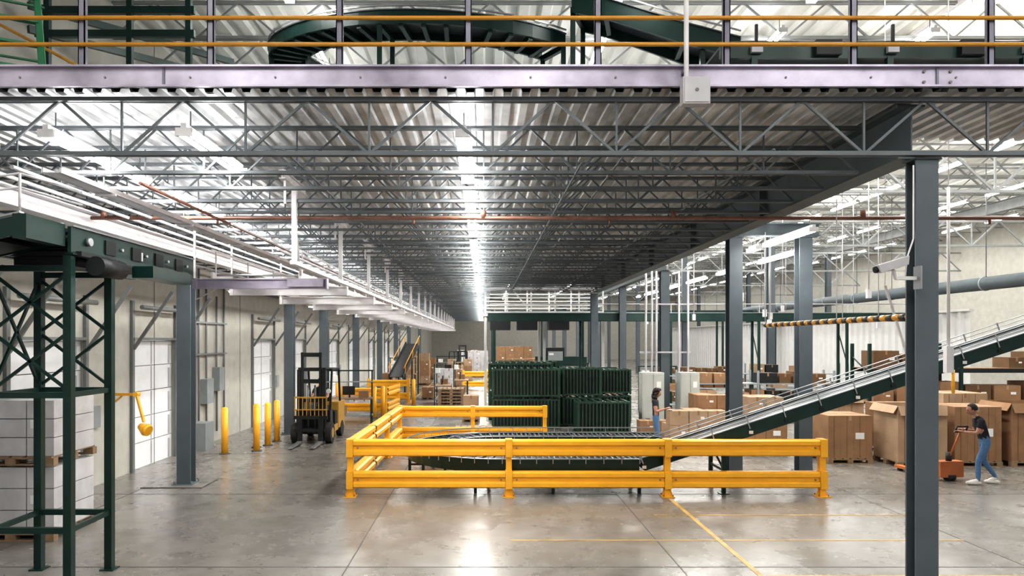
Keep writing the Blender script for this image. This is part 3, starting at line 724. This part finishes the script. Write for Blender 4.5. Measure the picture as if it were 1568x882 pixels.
b=MB(); b.tube([(-6.8,9.6,7.4),(-4.4,9.3,6.1)],.02,'yelpipe'); b.tube([(-6.8,9.6,5.87),(-6.8,9.6,7.4)],.02,'yelpipe'); b.tube([(-4.4,9.3,5.87),(-4.4,9.3,6.1)],.02,'yelpipe'); b.obj('yellow_handrail')

# ---------------------------------------------------------------- forklift
def forklift(loc,rz=0):
    fk=D.objects.new('forklift',None); bpy.context.collection.objects.link(fk)
    b=MB()
    for s_ in (-1,1):
        b.box(s_*.36-.05,s_*.36+.05,-.12,.0,.08,2.15,'dark'); b.box(s_*.26-.035,s_*.26+.035,-.12,-.02,.3,2.65,'dark')
        b.box(s_*.3-.07,s_*.3+.07,-.24,-.19,.05,.75,'dark'); b.hexa([(s_*.3-.07,-1.3,.04),(s_*.3+.07,-1.3,.04),(s_*.3+.07,-.2,.04),(s_*.3-.07,-.2,.04),(s_*.3-.05,-1.3,.055),(s_*.3+.05,-1.3,.055),(s_*.3+.07,-.2,.1),(s_*.3-.07,-.2,.1)],'roller')
        b.cyl((s_*.1,-.05,.3),(s_*.1,-.05,1.7),.03,'roller_d',10)
    for z in (.35,1.2,2.1): b.box(-.4,.4,-.03,.03,z,z+.1,'dark')
    for z in (1.75,2.52): b.box(-.3,.3,-.11,-.04,z,z+.12,'dark')
    for z in (.35,.72): b.box(-.48,.48,-.2,-.13,z,z+.1,'dark')
    for i in range(9): x=-.46+i*.115; b.box(x-.012,x+.012,-.19,-.16,.8,1.35,'fender')
    b.box(-.48,.48,-.2,-.15,1.33,1.37,'fender'); b.box(-.48,.48,-.2,-.15,.98,1.01,'fender')
    b.obj('mast_and_forks',parent=fk)
    b=MB()
    b.box(-.5,.5,.15,.5,.25,.95,'dark'); b.box(-.5,.5,.45,1.3,.25,.45,'fender'); b.box(-.52,.52,1.25,2.2,.3,1.1,'fender'); b.box(-.48,.48,.9,1.5,.45,.85,'dark')
    for s_ in (-1,1):
        b.bar((s_*.47,.25,.9),(s_*.47,.5,2.12),.06,.06,'dark'); b.bar((s_*.47,1.7,1.1),(s_*.47,1.5,2.12),.06,.06,'dark'); b.bar((s_*.47,.45,2.12),(s_*.47,1.55,2.12),.06,.06,'dark')
        b.cyl((s_*.4,.1,.3),(s_*.58,.1,.3),.3,'rubber',22); b.cyl((s_*.575,.1,.3),(s_*.59,.1,.3),.15,'fender',16); b.cyl((s_*.38,1.75,.24),(s_*.54,1.75,.24),.24,'rubber',22)
        b.cyl((s_*.42,.3,1.5),(s_*.42,.24,1.5),.07,'label',12)
    for i in range(8): y=.45+i*.155; b.box(-.47,.47,y,y+.035,2.1,2.15,'dark')
    b.box(-.24,.24,.9,1.4,.85,1.0,'rubber'); b.box(-.24,.24,1.35,1.45,1.0,1.5,'rubber')
    b.cyl((0,.4,.9),(0,.58,1.2),.025,'dark'); 
    f_=lambda a:(.16*math.cos(a),.6-.08*math.sin(a),1.22+.13*math.sin(a))
    for i in range(16): b.cyl(f_(2*math.pi*i/16),f_(2*math.pi*(i+1)/16),.013,'dark',6)
    b.obj('truck_body',parent=fk,bevel=.02)
    fk.location=loc; fk.rotation_euler=(0,0,rz); return fk
forklift((-4.98,20.9,0)); forklift((-1.6,54.5,0),.4)

# ---------------------------------------------------------------- people
def person(name,loc,rz,J,sleeve=.55,hairlen=0,scale=1.,top='black_cloth',headtilt=(0,0,0),hold=None):
    root=D.objects.new(name,None); bpy.context.collection.objects.link(root)
    names=[k for k in J if k!='head']; P=[V(J[k]) for k in names]; ix={k:i for i,k in enumerate(names)}
    E=[('pelvis','waist'),('waist','chest'),('chest','neck'),('neck','ntop')]
    for s in 'LR': E+=[('chest','sh'+s),('sh'+s,'el'+s),('el'+s,'wr'+s),('pelvis','hip'+s),('hip'+s,'kn'+s),('kn'+s,'an'+s),('an'+s,'toe'+s)]
    Rr={'pelvis':(.135,.105),'waist':(.12,.09),'chest':(.145,.10),'neck':(.062,.06),'ntop':(.052,.052),'sh':(.066,.062),'el':(.046,.044),'wr':(.029,.026),'hip':(.092,.095),'kn':(.062,.064),'an':(.046,.048),'toe':(.042,.034)}
    me=D.meshes.new(name+'_sk'); me.from_pydata([tuple(p) for p in P],[(ix[a],ix[c]) for a,c in E],[]); 
    o=D.objects.new('tmp',me); bpy.context.collection.objects.link(o)
    bpy.context.view_layer.objects.active=o
    md=o.modifiers.new('s','SKIN'); md.use_smooth_shade=True; sd=o.modifiers.new('u','SUBSURF'); sd.levels=2; sd.render_levels=2
    for k in names:
        kk=k if k in Rr else k[:-1]
        sv=me.skin_vertices[0].data[ix[k]]; sv.radius=Rr[kk]; sv.use_root=(k=='pelvis')
    bpy.context.view_layer.update(); dg=bpy.context.evaluated_depsgraph_get()
    nm=D.meshes.new_from_object(o.evaluated_get(dg)); D.objects.remove(o)
    nm.materials.clear()
    for m in (top,'jeans','skin','shoe'): nm.materials.append(M[m])
    segs=[(a,c,P[ix[a]],P[ix[c]]) for a,c in E]
    for f in nm.polygons:
        c=f.center; best=None
        for a,e,p,q in segs:
            d=q-p; t=max(0,min(1,(c-p).dot(d)/d.length_squared)); dist=(c-(p+d*t)).length
            if best is None or dist<best[0]: best=(dist,a,e,t)
        _,a,e,t=best; f.use_smooth=True
        if a=='pelvis' and e=='waist': mi=1 if t<.35 else 0
        elif a=='pelvis' or a[:3]=='hip' or a[:2]=='kn': mi=1
        elif a[:2]=='an': mi=3
        elif a[:2]=='sh': mi=0 if t<sleeve else 2
        elif a[:2]=='el': mi=2 if sleeve<1.5 else 0
        elif a=='neck': mi=2 if t>.15 else 0
        else: mi=0
        f.material_index=mi
    bo=D.objects.new('body',nm); bpy.context.collection.objects.link(bo); bo.parent=root
    b=MB()
    for s in 'LR':
        a=V(J['an'+s]);t=V(J['toe'+s]); c=(a+t)/2+V((0,.0,-.02)); dv=(t-a); ang=math.atan2(dv.y,dv.x)-math.pi/2
        rot=Matrix.Rotation(ang,3,'Z'); b.ell((c.x,c.y,min(a.z,t.z)-.005),(.048,.15,.05),'shoe',14,8,lambda q:V((q.x,q.y,max(q.z,-.75))),rot)
    H=V(J['head']); rot=(Matrix.Rotation(headtilt[2],3,'Z')@Matrix.Rotation(headtilt[0],3,'X')@Matrix.Rotation(headtilt[1],3,'Y'))
    def hf(q):
        x,y,z=q
        if z<0: k=1-.35*(z*z); x*=k; y*=1-.18*z*z
        return V((x,y,z))
    b.ell(H,(.075,.095,.118),'skin',28,22,hf,rot)
    for s_ in (-1,1):
        b.ell(H+rot@V((s_*.03,.083,.0)),(.013,.01,.008),'eye',10,6,None,rot); b.ell(H+rot@V((s_*.031,.086,.022)),(.018,.008,.004),'hair',8,5,None,rot)
        b.ell(H+rot@V((s_*.076,-.0,-.01)),(.011,.02,.03),'skin',10,8,None,rot)
    b.ell(H+rot@V((0,.084,-.06)),(.024,.01,.008),'lip',10,6,None,rot)
    b.ell(H+rot@V((0,.098,-.03)),(.012,.016,.014),'skin',8,6,None,rot); b.ell(H+rot@V((0,.094,-.012)),(.008,.012,.022),'skin',8,6,None,rot)
    for s in 'LR':
        w=V(J['wr'+s]); d=(w-V(J['el'+s])).normalized(); _,sd,up=axes(d)
        sg=1 if s=='R' else -1
        rr=Matrix((sd,d,up)).transposed()
        b.ell(w+d*.05,(.041,.055,.017),'skin',14,10,None,rr)
        for i,(off,L) in enumerate(((-.03,.068),(-.01,.078),(.01,.074),(.03,.058))):
            p=w+d*.09+sd*off; dirs=[d,(d-up*.7).normalized(),(d*.3-up).normalized()]
            for k,(dr,l_) in enumerate(zip(dirs,(.45,.32,.23))):
                q=p+dr*L*l_*1.15; b.cyl(p,q,.0092-.001*k,'skin',8,.0085-.001*k); b.ell(q,(.0085-.001*k,)*3,'skin',8,5); p=q
        p=w+d*.03-sd*sg*.034
        for dr,l_ in (((-sd*sg*.8+d).normalized(),.032),((d-up*.5-sd*sg*.2).normalized(),.028)): q=p+dr*l_; b.cyl(p,q,.0115,'skin',8,.0095); b.ell(q,(.0095,)*3,'skin',8,5); p=q
    b.obj('head_hands_shoes',parent=root)
    b=MB(); rnd=random.Random(5)
    def hh(q):
        x,y,z=q
        if y>.35 and z<.55: y=.35+(y-.35)*.1
        if z<-.3 : z=-.3+(z+.3)*.2
        return V((x,y,z))
    b.ell(H+rot@V((0,-.014,.022)),(.088,.104,.115),'hair',24,16,hh,rot)
    if hairlen:
        for i in range(46):
            a=math.radians(rnd.uniform(150,390)); z=rnd.uniform(-hairlen,.09); rr_=.085*(1-max(0,z)*1.5)
            b.ell(H+rot@V((rr_*math.cos(a),-.02+.09*math.sin(a) ,z)),(.032,.032,.042),'hair',8,6,None,rot)
        for i in range(14): b.ell(H+rot@V((rnd.uniform(-.06,.06),rnd.uniform(-.06,.05),.11)),(.03,.03,.022),'hair',8,6,None,rot)
    b.obj('hair',parent=root)
    if hold:
        b=MB(); b.box(*hold,'dark'); b.box(hold[0]+.01,hold[1]-.01,hold[2]+.01,hold[3]-.01,hold[5],hold[5]+.004,'label'); b.obj('handheld_scanner',parent=root)
    root.location=loc; root.rotation_euler=(0,0,rz); root.scale=(scale,)*3
    return root
JW={'pelvis':(0,0,.93),'waist':(0,.0,1.08),'chest':(0,-.01,1.28),'neck':(0,-.01,1.43),'ntop':(0,.02,1.50),'head':(0,.045,1.595),
 'shL':(-.17,-.01,1.38),'elL':(-.23,-.0,1.10),'wrL':(-.11,.24,1.15),'shR':(.17,-.01,1.38),'elR':(.23,.0,1.10),'wrR':(.10,.25,1.18),
 'hipL':(-.09,0,.87),'knL':(-.10,.03,.49),'anL':(-.10,-.02,.09),'toeL':(-.12,.15,.05),'hipR':(.09,0,.87),'knR':(.11,.06,.49),'anR':(.12,.05,.09),'toeR':(.14,.22,.05)}
person('woman_worker',(4.66,19.4,0),math.radians(-105),JW,.5,.16,headtilt=(-.28,0,0),scale=.99,hold=(-.08,.08,.33,.43,1.12,1.14))
JM={'pelvis':(0,0,.92),'waist':(0,.05,1.07),'chest':(0,.12,1.26),'neck':(0,.17,1.40),'ntop':(0,.21,1.46),'head':(0,.25,1.55),
 'shL':(-.18,.13,1.35),'elL':(-.22,.22,1.08),'wrL':(-.13,.45,1.10),'shR':(.18,.12,1.35),'elR':(.25,.10,1.07),'wrR':(.14,.36,1.12),
 'hipL':(-.09,0,.86),'knL':(-.11,.17,.50),'anL':(-.11,.17,.09),'toeL':(-.12,.34,.05),'hipR':(.09,0,.86),'knR':(.11,.0,.48),'anR':(.12,-.24,.13),'toeR':(.13,-.09,.05)}
person('man_worker',(10.45,14.95,0),math.radians(75),JM,.6,0,headtilt=(-.15,0,0),scale=1.0)
JS={'pelvis':(0,0,1.1),'waist':(0,.0,1.24),'chest':(0,.02,1.44),'neck':(0,.03,1.58),'ntop':(0,.05,1.64),'head':(0,.075,1.73),
 'shL':(-.18,.02,1.53),'elL':(-.24,.14,1.28),'wrL':(-.13,.40,1.25),'shR':(.18,.02,1.53),'elR':(.24,.14,1.28),'wrR':(.13,.40,1.25),
 'hipL':(-.10,.04,1.09),'knL':(-.14,.44,1.06),'anL':(-.14,.50,.62),'toeL':(-.14,.66,.56),'hipR':(.10,.04,1.09),'knR':(.14,.44,1.06),'anR':(.14,.50,.62),'toeR':(.14,.66,.56)}
person('forklift_driver',(-4.98,22.05,0),math.pi,JS,.6,0,scale=1.0)

# ---------------------------------------------------------------- camera / world
w=D.worlds.new('World'); bpy.context.scene.world=w; w.use_nodes=True
w.node_tree.nodes['Background'].inputs[0].default_value=(.97,.97,.96,1); w.node_tree.nodes['Background'].inputs[1].default_value=.55
c=D.cameras.new('Camera'); co=D.objects.new('Camera',c); bpy.context.collection.objects.link(co)
co.location=(0,0,3.0); co.rotation_euler=(math.radians(90),0,0); c.sensor_width=36; c.lens=36*1100/1568; c.shift_x=44/1568; c.shift_y=80/1568; c.clip_end=400
bpy.context.scene.camera=co
vs=bpy.context.scene.view_settings; vs.view_transform='Standard'
try: vs.look='Medium High Contrast'
except Exception: vs.look='None'
vs.exposure=.0
